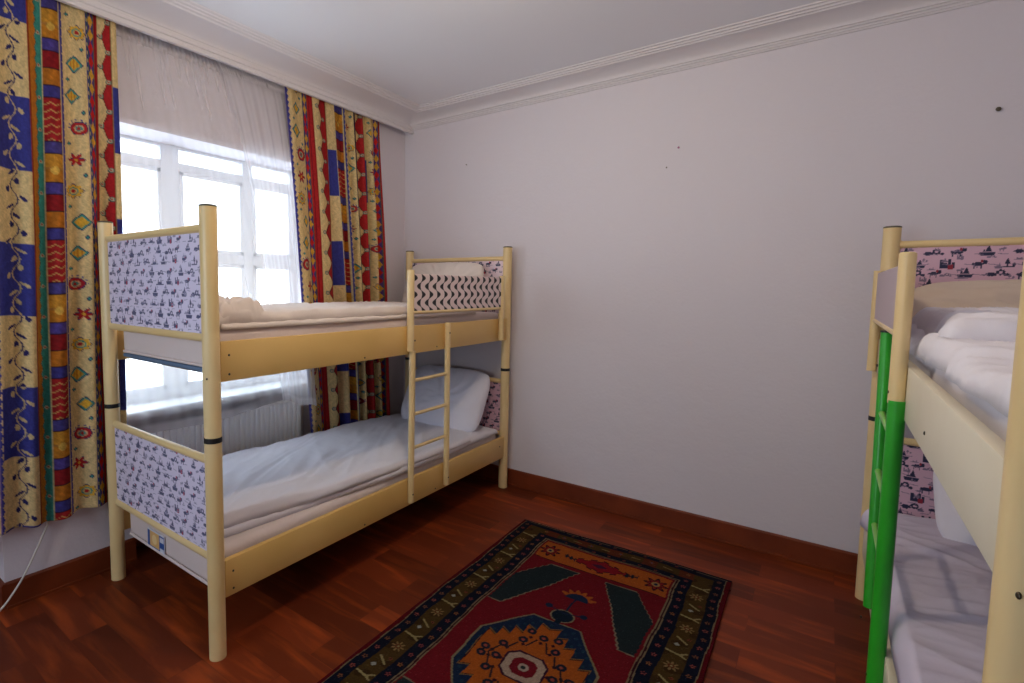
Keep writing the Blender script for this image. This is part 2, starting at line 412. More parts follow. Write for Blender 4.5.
# ------------------------------------------------------------------ curtains
CR = (222, 194, 138); BL = (60, 62, 138); OR = (196, 122, 40); TE = (62, 146, 134); RD = (176, 38, 40); YE = (224, 172, 56); DB = (44, 40, 96); GN = (90, 120, 96)
def stripe(kind, t, w, z, k):
    """colour arrays for a printed stripe or a painted fold shade: t metres from its left edge, w its width, z height"""
    C = np.empty(t.shape + (3,)); C[:] = CR
    u = t / w
    def put(m, c): C[m] = c
    def flower(cx, cz, r, kind):
        a = (t - cx * w); b = z - cz; rr = np.hypot(a, b); th = np.arctan2(b, a)
        if kind == 0:
            put(rr < r * (.95 + .12 * np.cos(8 * th)), DB); put(rr < r * (.86 + .12 * np.cos(8 * th)), YE); put(rr < r * .55, TE); put(rr < r * .4, (216, 190, 120)); put(rr < r * .25, RD)
        elif kind == 1:
            put(rr < r * (.72 + .28 * np.cos(6 * th)), DB); put(rr < r * (.62 + .26 * np.cos(6 * th)), RD); put(rr < r * .18, YE)
        elif kind == 2:
            put(rr < r * .95, DB); put(rr < r * .84, RD); put(rr < r * .5, (216, 170, 130)); put(rr < r * .36, TE); put(rr < r * .2, RD)
            put((rr > r * 1.05) & (rr < r * 1.25) & (np.cos(14 * th) > .3) & (b > 0), BL)
        elif kind == 3:
            q = abs(a) / (r * .95) + abs(b) / (r * 1.15); put(q < 1, DB); put(q < .88, TE); put(q < .66, YE); put((q < .66) & (abs(np.sin(a * 300)) < .2), OR)
        else:
            q = abs(a) / (r * .45) + abs(b) / (r * .45); put(q < 1, DB); put(q < .65, TE)
    if kind == 'check':
        blue = (((z - .94) / .295).astype(int) % 2 == 0) if False else (np.floor((z - .355) / .295).astype(int) % 2 == 1)
        put(blue, BL)
        ink = np.where(blue[..., None], np.array(CR) * .95, np.array(DB))
        vx = .55 * w + .012 * np.sin(z * 2 * PI / .12)
        m = abs(t - vx) < .0022; C[m] = ink[m]
        for sgn, off in ((1, 0), (-1, .035)):
            zz = ((z + off) % .07) - .035
            lx = vx + sgn * .016
            a = (t - lx) * .8 + zz * .6 * sgn; b = zz * .8 - (t - lx) * .6 * sgn
            m = (a / .0065) ** 2 + (b / .014) ** 2 < 1; C[m] = ink[m]
    elif kind == 'plaincheck':
        put(np.floor((z - .20) / .295).astype(int) % 2 == 0, BL); put(u < .08, (150, 120, 80))
    elif kind == 'orteal':
        put(np.ones_like(t, bool), OR); put(abs(t - .04 * w) < .003, (150, 60, 30)); sc_ = .50 + .14 * np.abs(np.sin(z * PI / .045)); put(u > sc_ - .05, (30, 90, 88)); put(u > sc_, TE)
        a = np.hypot(t - .8 * w, ((z % .13) - .065)); put(a < .007, (190, 180, 150)); put(a < .003, RD)
    elif kind == 'patch':
        q = ((z + .02) % .59); C[:] = RD
        for lo, hi, c in ((0, .05, (86, 70, 150)), (.05, .105, (206, 132, 40)), (.105, .115, (190, 130, 60)), (.115, .17, (214, 150, 50)), (.17, .22, (80, 70, 140)), (.22, .40, RD), (.40, .45, (70, 64, 140)), (.45, .52, (200, 120, 36)), (.52, .59, (150, 30, 34))):
            put((q >= lo) & (q < hi), c)
        put((abs(((q + .004 * np.sin(t * 190)) % .03) - .015) < .0022) & (q > .22) & (q < .40), (214, 170, 96))
        for e in (0, .05, .17, .22, .40, .45, .52): put(abs(q - e) < .0025, (60, 30, 40))
        a = np.hypot((t - .5 * w) * .9, (q - .10) * .7); put((a < .012) & (q > .06) & (q < .16), (232, 186, 84)); C[:] = C * (.92 + .08 * np.sin(t * 160 + z * 90) * np.sin(z * 140))[..., None]
        put(u < .05, (206, 190, 140)); put(u > .95, (206, 190, 140))
    elif kind == 'scallop':
        C[:] = CR; put(u < .5 + .4 * np.abs(np.sin(z * PI / .035)), BL); put(u < .2, (120, 90, 150))
    elif kind == 'motif':
        step = .135; n0 = int(z.min() / step) - 1
        for i in range(n0, int(z.max() / step) + 2):
            kk = (i + k) % 5; r = min(.040, w * .36) if kk != 4 else .034
            flower(.36 + .26 * ((i * 7 + k) % 3) / 2, i * step + .02, r, kk if kk != 4 else 3)
            flower(.2 + .6 * ((i + k) % 2), i * step + .088, .022, 4)
    elif kind == 'harl':
        C[:] = (84, 60, 130); put(u < .09, (60, 110, 80)); put(u > .91, (60, 110, 80)); st = .058; zz = (z % st) - st / 2; i = np.floor(z / st).astype(int)
        q = abs(u - .5) / .4 + abs(zz) / (st * .52)
        put(q < 1, YE); put((q < 1) & ((i % 4) < 2), (206, 40, 36))
    elif kind == 'red': C[:] = RD; put(abs(u - .5) < .06, (120, 20, 30))
    elif kind == 'zig':
        zz = abs(((z + k * .03) % .13) - .065) / .065
        put(u > .36 + .36 * zz, RD); put(abs(u - .36 - .36 * zz) < .03, (110, 40, 40)); put(u > .93, (150, 24, 28)); put(u < .05, (150, 24, 28))
        for off, cx in ((0, .28), (.065, .76)):
            b = ((z + k * .03 + off) % .13) - .065; a = t - (cx if off == 0 else .8) * w; rr = np.hypot(a, b)
            put(rr < min(.013, w * .2), (70, 100, 92)); put(rr < min(.009, w * .14), (186, 180, 150)); put(rr < .004, RD)
    elif kind == 'dark': C[:] = (40, 30, 60)  # shade of a deep fold, painted in as a dark band
    return C
def curtain(name, top, bot, stripes, zt, zb, folds, amp, x0, label, group=None, dens=.0035, zres=.005, fly=None):
    """stripes: list of (kind,w_fraction_end,k); y runs from top[0]..top[1] at the rail, bot[0]..bot[1] at the hem"""
    wtop = top[1] - top[0]; W = max(wtop, bot[1] - bot[0])
    nx = int(W / dens) + 1; nz = int((zt - zb) / zres) + 1
    w = np.linspace(0, 1, nx); z1 = np.linspace(zt, zb, nz)
    Wg, Z = np.meshgrid(w, z1)
    s = (zt - Z) / (zt - zb)
    Y = (top[0] + (top[1] - top[0]) * Wg) * (1 - s) + (bot[0] + (bot[1] - bot[0]) * Wg) * s
    ph = np.interp(Wg, folds[0], folds[1]) * 2 * PI
    am = amp * (.55 + .9 * np.clip(s * 2, 0, 1)) * (1 + .35 * np.clip(Wg * 2 - .8, 0, 1) + .2 * np.sin(Wg * 31 + s * 2))
    X = x0 + .012 * np.clip(s * 3, 0, 1) + am * np.sin(ph + .5 * np.sin(s * 2.3 + Wg * 9)) + .004 * np.sin(Wg * 50 + s * 7)
    Zz = Z + .008 * np.sin(Wg * 17) * s
    C = np.zeros(Z.shape + (3,)); lo = 0
    for kind, hi, k in stripes:
        m = (w >= lo) & (w <= hi)
        if m.any():
            wid = (hi - lo) * W
            C[:, m] = stripe(kind, ((Wg[:, m] - lo) * W), wid, Z[:, m], k)
        lo = hi
    mott = 1 + .05 * np.sin(Wg * 190 + 3 * np.sin(Z * 37)) * np.sin(Z * 61 + Wg * 70) + .05 * np.random.RandomState(5).standard_normal(Z.shape).clip(-1.5, 1.5)
    C = np.clip(C * mott[..., None] * .94, 0, 255)
    P = np.stack([X, Y, Zz], -1)
    o = grid_mesh(name, P, C, M['attr_cloth'], None, thick=.003)
    return tag(o, label, 'curtain', group)
# left curtain, laid out by the stripes that show
ytop0, ytop1 = -2.93, -2.105
def fr(y): return (y + 2.955) / (-2.125 + 2.955)
LS = [('motif', fr(-2.86), 1), ('zig', fr(-2.79), 0), ('harl', fr(-2.75), 0), ('motif', fr(-2.60), 3), ('scallop', fr(-2.585), 0), ('check', fr(-2.462), 0),
      ('orteal', fr(-2.412), 0), ('patch', fr(-2.348), 0), ('scallop', fr(-2.336), 0), ('motif', fr(-2.252), 2), ('scallop', fr(-2.245), 0),
      ('harl', fr(-2.213), 0), ('red', fr(-2.203), 0), ('zig', fr(-2.150), 2), ('plaincheck', 1, 0)]
cl = curtain('patterned_curtain', (ytop0, ytop1), (-2.98, -2.14), LS, 2.596, .345,
        ([0, 1], [0, 7.4]), .015, .050, 'printed drape with blue and cream checks, the nearer one, hanging beside a bunk end', 'printed drapes')
yt0, yt1 = -1.18, -.345
def fq(y): return (y + 1.165) / (-.39 + 1.165)
RS = [('scallop', fq(-1.150), 0), ('motif', fq(-1.045), 1), ('harl', fq(-1.01), 1), ('red', fq(-.985), 0), ('zig', fq(-.870), 1), ('plaincheck', fq(-.815), 0),
      ('patch', fq(-.735), 0), ('scallop', fq(-.72), 0), ('motif', fq(-.655), 3), ('dark', fq(-.645), 0), ('zig', fq(-.57), 2), ('plaincheck', fq(-.525), 0), ('motif', fq(-.455), 0),  # the dark entry is painted fold shade, not print
      ('harl', fq(-.425), 0), ('red', 1, 0)]
cr = curtain('patterned_curtain', (yt0, yt1), (-1.01, -.25), RS, 2.596, .30,
        ([0, .12, .3, .5, 1], [0, .5, 1.3, 2.6, 7.6]), .018, .052, 'heavy printed drape with red zigzag bands gathered in folds between window and room corner', 'printed drapes')

def sheer(name, top, bot, zt, zb, amp, nf, x0, label, bow=0, hemwave=.01, out=0):
    nx, nz = 300, 110
    w = np.linspace(0, 1, nx); z1 = np.linspace(0, 1, nz); Wg, S = np.meshgrid(w, z1)
    S2 = S ** bow if bow else S
    Y = (top[0] + (top[1] - top[0]) * Wg) * (1 - S2) + (bot[0] + (bot[1] - bot[0]) * Wg) * S2
    zbw = zb[0] + (zb[1] - zb[0]) * Wg + hemwave * np.sin(Wg * 9)
    Z = zt + (zbw - zt) * S
    f = np.sin(Wg * nf * 2 * PI + .9 * np.sin(Wg * 7) + .3 * S) + .22 * np.sin(Wg * nf * 3.1 * PI + 1)
    X = x0 + amp * f * (.5 + .5 * np.minimum(1, S * 4)) * .7
    X = X + out * S ** .85 * Wg
    hd = (S < .035); X = X + np.where(hd, .004 * np.sin(Wg * 220), 0); Z = Z + np.where(S < .02, .006 * np.sin(Wg * 60), 0)
    P = np.stack([X, Y, Z], -1)
    n1 = np.array([noise.noise(Vector((q * nf * 1.7, x0 * 50, 1))) + .25 * noise.noise(Vector((q * nf * 4, x0 * 50, 5))) for q in w])
    n2 = np.array([noise.noise(Vector((q * 30, 3, x0 * 90))) for q in w])
    dn = (.19 if x0 < .02 else .40) + .11 * np.clip(n1 + .3, 0, 1.2)[None, :] * (.6 + .4 * S) + .05 * np.abs(f) ** 2
    dn = dn + .16 * np.clip((S - .72) / .15, 0, 1) + .10 * np.clip((.2 - S) / .2, 0, 1)
    dn = dn + np.where(S < .030 + .006 * n2[None, :], .45, 0) + np.where(S > .975, .25, 0)
    g_ = np.clip(dn, 0, .95); g_ = np.where(g_ <= .0031308, g_ * 12.92, 1.055 * g_ ** (1 / 2.4) - .055) * 255
    o = grid_mesh(name, P, np.repeat(g_[..., None], 3, -1), M['sheer'])
    return tag(o, label, 'curtain', 'sheer curtains')
sheer('sheer_curtain', (-2.34, -1.56), (-2.30, -1.02), 2.588, (.60, .655), .006, 9, .016, 'translucent white voile hanging straight across the left part of the window', 0, .012)
sheer('sheer_curtain', (-1.62, -1.17), (-1.20, -1.00), 2.588, (.66, .60), .006, 6, .031, 'translucent white voile swept sideways towards the zigzag drape at the window', .62, .008, out=.080)

# ------------------------------------------------------------------ bunk beds
BW, BL_ = .849, 2.128
def bunk(xf, s, yh, label, rails, ladder_mat, rung_mat, lad, panels):
    root = empty('bunk_bed', (xf, yh, 0), label, 'bunk bed', None)
    def W(x, y, z): return (s * x, y, z)                       # local to the root, x inwards, y towards the foot (negative)
    def bx(bm, x0, x1, y0, y1, z0, z1, bev=0): box(bm, min(s * x0, s * x1), max(s * x0, s * x1), min(y0, y1), max(y0, y1), z0, z1, bev)
    R = .030
    for px in (0, BW):
        for py in (0, -BL_):
            bm = bmesh.new(); tube(bm, [W(px, py, 0), W(px, py, .815)], R, 28); p1 = obj('post', bm, M['cream'], root)
            bm = bmesh.new(); tube(bm, [W(px, py, .828), W(px, py, 1.645)], R, 28); p2 = obj('post', bm, M['cream'], root)
            bm = bmesh.new(); tube(bm, [W(px, py, .812), W(px, py, .831)], R + .0012, 28); obj('joint_ring', bm, M['black'], p1)
            bm = bmesh.new(); tube(bm, [W(px, py, 1.643), W(px, py, 1.648), W(px, py, 1.651)], [R + .0006, R + .0006, R * .8], 28); obj('end_cap', bm, M['cap'], p2)
    rb = .0155
    for end, py in (('head', 0), ('foot', -BL_)):
        for z in (1.572, 1.185, .738, .375):
            bm = bmesh.new(); tube(bm, [W(.024, py, z), W(BW - .024, py, z)], rb, 16)
            for q in (.030, BW - .030): tube(bm, [W(q, py, z), W(q + .004 * (1 if q < .1 else -1), py, z)], rb + .002, 16)
            obj(end + 'board_bar', bm, M['cream'], root)
        for i, (z0, z1) in enumerate(((1.196, 1.562), (.386, .728))):
            o = panel(end + 'board_panel', (0, 0, 0), (1, 0, 0), (0, 0, 1), BW - .058, z1 - z0, .009, panels[end][i], root)
            o.location = (min(s * .029, s * (BW - .029)), py, z0)
    for z0, z1 in ((1.027, 1.172), (.220, .362)):
        for side, x in (('front', -.018), ('rear', BW - .005)):
            bm = bmesh.new(); bx(bm, x, x + .023, -.026, -BL_ + .026, z0, z1, .003)
            r = obj('side_rail', bm, rails, root)
            if side == 'front':
                for yy, zz in lad['bolts'](z0, z1):
                    bm = bmesh.new(); sphere(bm, W(-.0185, yy, zz), .0045, .5, 1, 1, 12); obj('bolt', bm, M['screw'], r)
        bm = bmesh.new()
        for i in range(12):
            y = -.12 - i * (BL_ - .24) / 11; bx(bm, .08 if z0 < .5 else .005, BW - (.08 if z0 < .5 else .005), y - .035, y + .035, (z0 - .032 if z0 < .5 else z0), (z0 - .016 if z0 < .5 else z0 + .016), .003)
        obj('slat_base', bm, M['support'], root)
    bm = bmesh.new(); sphere(bm, W(-.0150, -BL_ - .0265, 1.045), .0042, .6, 1, 1, 12); obj('bolt', bm, M['screw'], root)
    # guard on the head half, outside the rail
    gx = -.036; y0, y1 = lad['gy0'], lad['gy1']
    bm = bmesh.new(); tube(bm, [W(gx, y1, lad['gz']), W(gx, y1, 1.475 + lad['gt'])], .0185, 20); tube(bm, [W(gx, y1, 1.475 + lad['gt']), W(gx, y1, 1.479 + lad['gt'])], [.0185, .014], 20)
    obj('guard_post', bm, M['cream'], root)
    bm = bmesh.new(); tube(bm, [W(gx, y0, 1.035), W(gx, y0, 1.462 + lad['gt'] * .6)], .0165, 20); obj('guard_post', bm, M['cream'], root)
    bm = bmesh.new(); tube(bm, [W(gx, y0, 1.252 + lad['gt'] * .5), W(gx, y1, 1.252 + lad['gt'] * .5)], .009, 14); obj('guard_bar', bm, M['cream'], root)
    o = panel('guard_panel', (0, 0, 0), (0, 1, 0), (0, 0, 1), abs(y1 - y0) - .03, .192, .007, panels['guard'], root, res=.0025)
    o.location = (s * gx, min(y0, y1) + .015, 1.258 + lad['gt'] * .5)
    # ladder
    lx = lad['lx']; r = lad['r']
    bm = bmesh.new(); tube(bm, [W(lx[0], lad['fy'][0], lad['fz'][1]), W(lx[1], lad['fy'][1], lad['fz'][0])], r[0], 20); a = obj('ladder_rail', bm, ladder_mat, root)
    bm = bmesh.new(); tube(bm, [W(lx[0], lad['ry'][0], lad['rz'][1]), W(lx[1], lad['ry'][1], lad['rz'][0])], r[1], 20); b = obj('ladder_rail', bm, ladder_mat, root)
    if ladder_mat is M['green']:
        a['label'] = b['label'] = 'bright green ladder rail'
        bm = bmesh.new(); tube(bm, [W(lx[0], lad['ry'][0], lad['rz'][1]), W(lx[0], lad['ry'][0], lad['rz'][1] + .006)], r[1] + .001, 20); obj('end_plug', bm, M['black'], b)
    for z in lad['rungs']:
        def at(yy, zz, z): t = (zz[1] - z) / (zz[1] - zz[0]); return yy[0] + (yy[1] - yy[0]) * t
        bm = bmesh.new(); tube(bm, [W(lx[0], at(lad['fy'], lad['fz'], z), z), W(lx[0], at(lad['ry'], lad['rz'], z), z)], .0095, 14)
        o = obj('ladder_rung', bm, rung_mat, root)
        if rung_mat is M['palegreen']: o['label'] = 'pale green ladder rung'
    for (yy, zz) in ((lad['fy'], .29), (lad['ry'], 1.12), (lad['ry'], .29), (lad['fy'], 1.1)):
        bm = bmesh.new(); sphere(bm, W(lx[0] - r[0] * .96, yy[1] if zz < .5 else yy[0], zz), .005, .6, 1, 1, 10); obj('ladder_screw', bm, M['screw'], root)
    return root
lad_l = dict(bolts=lambda z0, z1: [(-2.07, z1 - .05), (-2.07, z0 + .025), (-.085, z1 - .055), (-1.375, z0 + .015), (-.81, z0 + .02)], gy0=-.132, gy1=-1.062, gz=1.045, gt=-.018, lx=(-.037, -.037), fy=(-1.046, -1.052), fz=(.245, 1.045), ry=(-.735, -.732), rz=(.245, 1.178), rungs=(.890, .712, .533), r=(.0165, .0165))
bunk(.971, -1, -.078, 'cream metal bunk bed under the window with black and white wavy guard panel', M['rail'], M['cream'], M['cream'], lad_l,
     dict(head=(toile_headw, toile_head), foot=(toile_foot, toile_foot), guard=waves))
def plain(cv): cv.C[:] = (190, 172, 180)
lad_r = dict(bolts=lambda z0, z1: [(-1.46, z0 + .045)], gt=0, gy0=-.05, gy1=-1.085, gz=1.07, lx=(-.034, -.034), fy=(-1.088, -1.10), fz=(.25, 1.078), ry=(-.62, -.77), rz=(.33, 1.235), rungs=(.965, .775, .600), r=(.0195, .0165))
bunk(2.894, 1, -.22, 'cream metal bunk bed with a bright green ladder along the right side of the room', M['white_rail'], M['green'], M['palegreen'], lad_r,
     dict(head=(toile_head, toile_head), foot=(toile_foot, toile_foot), guard=plain))

# ------------------------------------------------------------------ bedding
def nz(x, y, z=0): return noise.noise(Vector((x, y, z)))
def ridge(x, y, ang, fx, fy, seed, p=2.5):
    c, s_ = math.cos(ang), math.sin(ang); a = (x * c + y * s_) * fx; b = (-x * s_ + y * c) * fy
    wv = nz(a * .5, b * .5, seed + 9) * .6
    return (1 - abs(nz(a + wv, b + wv, seed)) * 2.2)
def puff_grid(bm, X0, X1, Y0, Y1, base, thick, edge, nx=90, ny=160, wr=(), jitter=.012, seed=0, bulge=.0, skirt=0, layer=None, front=None):
    """a quilt-like closed slab resting on base(x,y)"""
    top = []; bot = []
    def shape(u, v):
        y = Y0 + (Y1 - Y0) * v; xe = X1 + (front(y) if front else 0); x = X0 + (xe - X0) * u
        dx = min(u, 1 - u) * abs(X1 - X0); dy = min(v, 1 - v) * abs(Y1 - Y0)
        jx = jitter * (nz(y * 2.2, seed, 3) + .5 * nz(y * 7, seed, 5)) * (1 if u > .5 else -1); jy = jitter * (nz(x * 2.5, seed, 7) + .5 * nz(x * 8, seed, 1)) * (1 if v > .5 else -1)
        fx = max(0, 1 - dx / .15); fy = max(0, 1 - dy / .15)
        return x + jx * fx, y + jy * fy, dx, dy
    for j in range(ny + 1):
        rt = []; rb_ = []
        for i in range(nx + 1):
            u = .5 - .5 * math.cos(PI * i / nx) if False else i / nx; v = j / ny
            # concentrate samples at the rim
            u = u + .06 * math.sin(2 * PI * u) * -1; v = v - .03 * math.sin(2 * PI * v)
            x, y, dx, dy = shape(u, v)
            ex = math.sqrt(max(0, 1 - max(0, 1 - dx / edge) ** 2)); ey = math.sqrt(max(0, 1 - max(0, 1 - dy / edge) ** 2))
            e = ex * ey
            t = thick(x, y) if callable(thick) else thick
            h = t * e
            for (am, ang, fx, fy, sd) in wr:
                h += am * (ridge(x, y, ang, fx, fy, sd) - .45) * min(1, e * 1.2)
            h = max(h, .002 * e)
            b = base(x, y) if callable(base) else base
            rt.append(bm.verts.new((x, y, b + h)))
            rb_.append(bm.verts.new((x, y, b)) if 0 < i < nx and 0 < j < ny else None)
        top.append(rt); bot.append(rb_)
    for j in range(ny + 1):
        for i in range(nx + 1):
            if bot[j][i] is None: bot[j][i] = top[j][i]
    for j in range(ny):
        for i in range(nx):
            bm.faces.new((top[j][i], top[j][i + 1], top[j + 1][i + 1], top[j + 1][i]))
            q = (bot[j][i], bot[j + 1][i], bot[j + 1][i + 1], bot[j][i + 1])
            if len(set(q)) == 4 and not all(a in (top[j][i], top[j + 1][i], top[j + 1][i + 1], top[j][i + 1]) for a in q):
                try: bm.faces.new(q)
                except ValueError: pass
def mattress(label, x0, x1, y0, y1, z0, z1, m_side, sag=0, foot=True):
    root = empty('mattress', ((x0 + x1) / 2, (y0 + y1) / 2, z0), label, 'mattress', 'mattresses')
    bm = bmesh.new(); box(bm, x0, x1, y0, y1, z0, z1, .028, 4)
    bmesh.ops.subdivide_edges(bm, edges=[e for e in bm.edges if e.calc_length() > .3], cuts=60, use_grid_fill=True)
    for v in bm.verts:
        side = 1 if (v.co.z > z0 + .02) else .3
        v.co.x += .004 * side * nz(v.co.y * 9, v.co.z * 30, 1) * (1 if v.co.x > (x0 + x1) / 2 else -1)
        v.co.z += .004 * nz(v.co.x * 6, v.co.y * 6, 4) * (1 if v.co.z > z1 - .05 else 0)
    loc(obj('fitted_sheet', bm, m_side), root)
    bm = bmesh.new()
    for z in (z0 + .012,):
        i = .004; c = .03
        pts = [(x0 + c, y0 - i, z), (x1 - c, y0 - i, z), (x1 + i, y0 + c, z), (x1 + i, y1 - c, z), (x1 - c, y1 + i, z), (x0 + c, y1 + i, z), (x0 - i, y1 - c, z), (x0 - i, y0 + c, z), (x0 + c, y0 - i, z)]
        tube(bm, pts, .006, 8, False)
    loc(obj('piping', bm, M['sheet']), root)
    return root
mx0, mx1 = .150, .940
LB = (-2.166, -.112)
m1 = mattress('pinkish white mattress on the lower bunk under the window, printed tag on its end', mx0, mx1, *LB, .207, .385, M['sheet'])
# printed care tag on the foot end
def care(cv):
    cv.C[:] = (214, 214, 222)
    cv.put(cv.A < .150, (44, 88, 160)); cv.put((cv.A > .02) & (cv.A < .105) & (cv.B > .012), (222, 178, 112)); cv.disc((.062, .045), .022, (238, 208, 150))
    cv.put((cv.A > .11) & (np.sin(cv.B * 130) > .2) & (cv.A < .145), (214, 220, 232)); cv.put(cv.B > .078, (224, 224, 230)); cv.put(cv.B < .008, (224, 224, 230))
cg = panel('care_tag', (0, 0, 0), (1, 0, 0), (0, 0, 1), .152, .085, .002, care, None, res=.002); cg.location = (.357, LB[0] - .0055, .218); cg.parent = m1; cg.location = Vector(cg.location) - Vector(m1.location)
cg['label'] = 'blue and tan printed tag'
m2 = mattress('mattress with blue grey underside on the upper bunk under the window', mx0, mx1, *LB, 1.060, 1.212, M['sheet'])
bm = bmesh.new(); box(bm, mx0 + .004, mx1 - .004, LB[0] + .0, LB[1], 1.044, 1.062, .006); loc(obj('underside', bm, M['underside']), m2)
rx0, rx1 = 2.925, 3.715; RBY = (-2.305, -.255)
m3 = mattress('mattress in lilac sheet on the lower bunk beside the green ladder', rx0, rx1, *RBY, .237, .390, M['purple_sheet'])
m4 = mattress('mattress in white sheet on the upper bunk above the green ladder', rx0, rx1, *RBY, 1.045, 1.205, M['duvet'])

def duvet(name, label, mats, layers, cat='duvet', group='duvets'):
    bm = bmesh.new()
    for L in layers: puff_grid(bm, **L)
    o = obj(name, bm, mats, None, True, 180); tag(o, label, cat, group); return o
# lower left: doubled quilt
W1 = [(.008, 2.35, 1.3, 6, 1), (.005, 2.1, 2.5, 15, 2), (.004, 1.5, 2.2, 9, 5)]
def clamp(v): return max(0, min(1, v))
def t_low(x, y):
    f = clamp((-y - 1.2) / .9); k = clamp((-y - .15) / .5)
    return (.030 + .022 * f) * (.35 + .65 * k) + .014 * math.sin(clamp((x - .1) / .8) * PI) + .010 * clamp((.35 - x) / .2) * k
def fr_low(y): return -.085 * clamp((-y - 1.0) / 1.1) ** 1.6
d1 = duvet('duvet', 'rumpled white duvet folded double on the lower bunk under the window', M['duvet'], [
    dict(X0=.150, X1=.955, Y0=-2.135, Y1=-.125, base=.387, thick=.030, edge=.015, wr=[(.004, 1.3, 14, 3, 8)], seed=3, jitter=.008, nx=60, ny=120, front=fr_low),
    dict(X0=.150, X1=.950, Y0=-2.150, Y1=-.13, base=lambda x, y: .412 - .012 * clamp((y + 1.2) / 1.0), thick=t_low, edge=.028, wr=W1, seed=6, jitter=.016, nx=110, ny=190, front=fr_low)])
# upper left
def t_up(x, y):
    f = clamp((-y - 1.95) / .15)
    return .044 + .034 * f * clamp((x - .2) / .5)
d2 = duvet('duvet', 'ivory quilt lying flat on the upper bunk under the window, bunched at its foot end', M['duvet_warm'], [
    dict(X0=.155, X1=.950, Y0=-2.150, Y1=-.42, base=1.210, thick=.020, edge=.012, wr=[(.003, 1.3, 14, 3, 8)], seed=13, jitter=.006, nx=50, ny=120),
    dict(X0=.155, X1=.930, Y0=-2.150, Y1=-.45, base=1.226, thick=t_up, edge=.024, wr=[(.006, 2.0, 3, 9, 21), (.006, 2.4, 5, 19, 22)], seed=16, jitter=.014, nx=90, ny=200),
    dict(X0=.50, X1=.945, Y0=-2.155, Y1=-1.93, base=1.222, thick=.088, edge=.06, wr=[(.030, .6, 9, 4, 61), (.018, 1.2, 22, 9, 62)], seed=26, jitter=.03, nx=70, ny=50)])
# right upper: heaped duvet
def g2(x, y, cx, cy, a, b): return math.exp(-((x - cx) / a) ** 2 - ((y - cy) / b) ** 2)
def t_ru(x, y): return .045 + .03 * g2(x, y, 3.3, -1.5, .3, .3)
d4 = duvet('duvet', 'thick crumpled white duvet heaped on the upper bunk above the green ladder', M['duvet'], [
    dict(X0=2.892, X1=3.700, Y0=-2.300, Y1=-.72, base=1.203, thick=t_ru, edge=.03, wr=[(.018, 2.5, 2.2, 7, 31), (.012, 2.1, 5, 15, 32), (.006, 2.8, 8, 28, 33)], seed=36, jitter=.028, nx=110, ny=220),
    dict(X0=2.930, X1=3.700, Y0=-1.42, Y1=-.66, base=lambda x, y: 1.235, thick=lambda x, y: .072 + .02 * nz(x * 5, y * 5, 2), edge=.05, wr=[(.024, 2.75, 2.0, 7, 41), (.014, 2.4, 5, 17, 42), (.006, 2.9, 8, 30, 43)], seed=46, jitter=.035, nx=110, ny=140)])
# right lower: blanket with blue lines
bm = bmesh.new()
puff_grid(bm, X0=2.888, X1=3.700, Y0=-2.29, Y1=-.36, base=lambda x, y: .390, thick=lambda x, y: .082 + .014 * g2(x, y, 3.2, -1.0, .3, .5), edge=.032, wr=[(.008, .8, 6, 2, 51), (.004, 1.8, 16, 5, 52)], seed=56, jitter=.012, nx=170, ny=380)
# a corner pokes out past the head end of the rail
for v in bm.verts:
    k = math.exp(-((v.co.y + .40) / .06) ** 2) * max(0, min(1, (2.95 - v.co.x) / .09))
    v.co.x -= .050 * k; v.co.z += .012 * k
b3 = obj('blanket', bm, M['attr_fabric'], None, True, 180); tag(b3, 'pale lilac blanket spread over the lower bunk beside the green ladder', 'blanket')
me = b3.data; co = np.empty(len(me.vertices) * 3); me.vertices.foreach_get('co', co); co = co.reshape(-1, 3)
cc = np.empty((len(co), 3)); cc[:] = (206, 198, 216)
at = me.color_attributes.new('Col', 'FLOAT_COLOR', 'POINT'); c4 = np.ones((len(co), 4)); c4[:, :3] = lin(cc); at.data.foreach_set('color', c4.ravel())

def pillow(label, m, c, w, h, t, tilt, yaw=0, group='pillows', seed=0, lean='y'):
    """w along x, h along its slope, leaning against a headboard; tilt from flat in degrees"""
    bm = bmesh.new(); nx, ny = 72, 52; T = []; Bt = []
    for j in range(ny + 1):
        rt = []; rb_ = []
        for i in range(nx + 1):
            u = -1 + 2 * i / nx; v = -1 + 2 * j / ny
            e = (max(0, 1 - abs(u) ** 2.6) ** .5) * (max(0, 1 - abs(v) ** 2.6) ** .5)
            pin = 1 - .10 * abs(v) ** 5; pin2 = 1 - .13 * abs(u) ** 5
            x = u * w / 2 * pin; y = v * h / 2 * pin2
            wr_ = (.010 if seed < 3 else .024) * (ridge(x + seed, y, (.8 + math.atan2(v, u) * .3) if seed < 3 else 2.9, 9 if seed < 3 else 4, 4 if seed < 3 else 11, seed) - .5) * min(1, 4 * (1 - max(abs(u), abs(v))) + .15)
            zt = t / 2 * e + wr_ * min(1, e * 2)
            rt.append(bm.verts.new((x, y, max(zt, .002 * e)))); inner = 0 < i < nx and 0 < j < ny
            rb_.append(bm.verts.new((x, y, -t / 2 * e)) if inner else rt[-1])
        T.append(rt); Bt.append(rb_)
    for j in range(ny):
        for i in range(nx):
            bm.faces.new((T[j][i], T[j][i + 1], T[j + 1][i + 1], T[j + 1][i]))
            try: bm.faces.new((Bt[j][i], Bt[j + 1][i], Bt[j + 1][i + 1], Bt[j][i + 1]))
            except ValueError: pass
    o = obj('pillow', bm, m, None, True, 180); o.location = c; o.rotation_euler = (math.radians(tilt), 0, math.radians(yaw))
    return tag(o, label, 'pillow', group)
pillow('plump white pillow propped against the pink headboard of the lower bunk under the window', M['pillow'], (.585, -.25, .602), .66, .46, .17, 60, 2, seed=1)
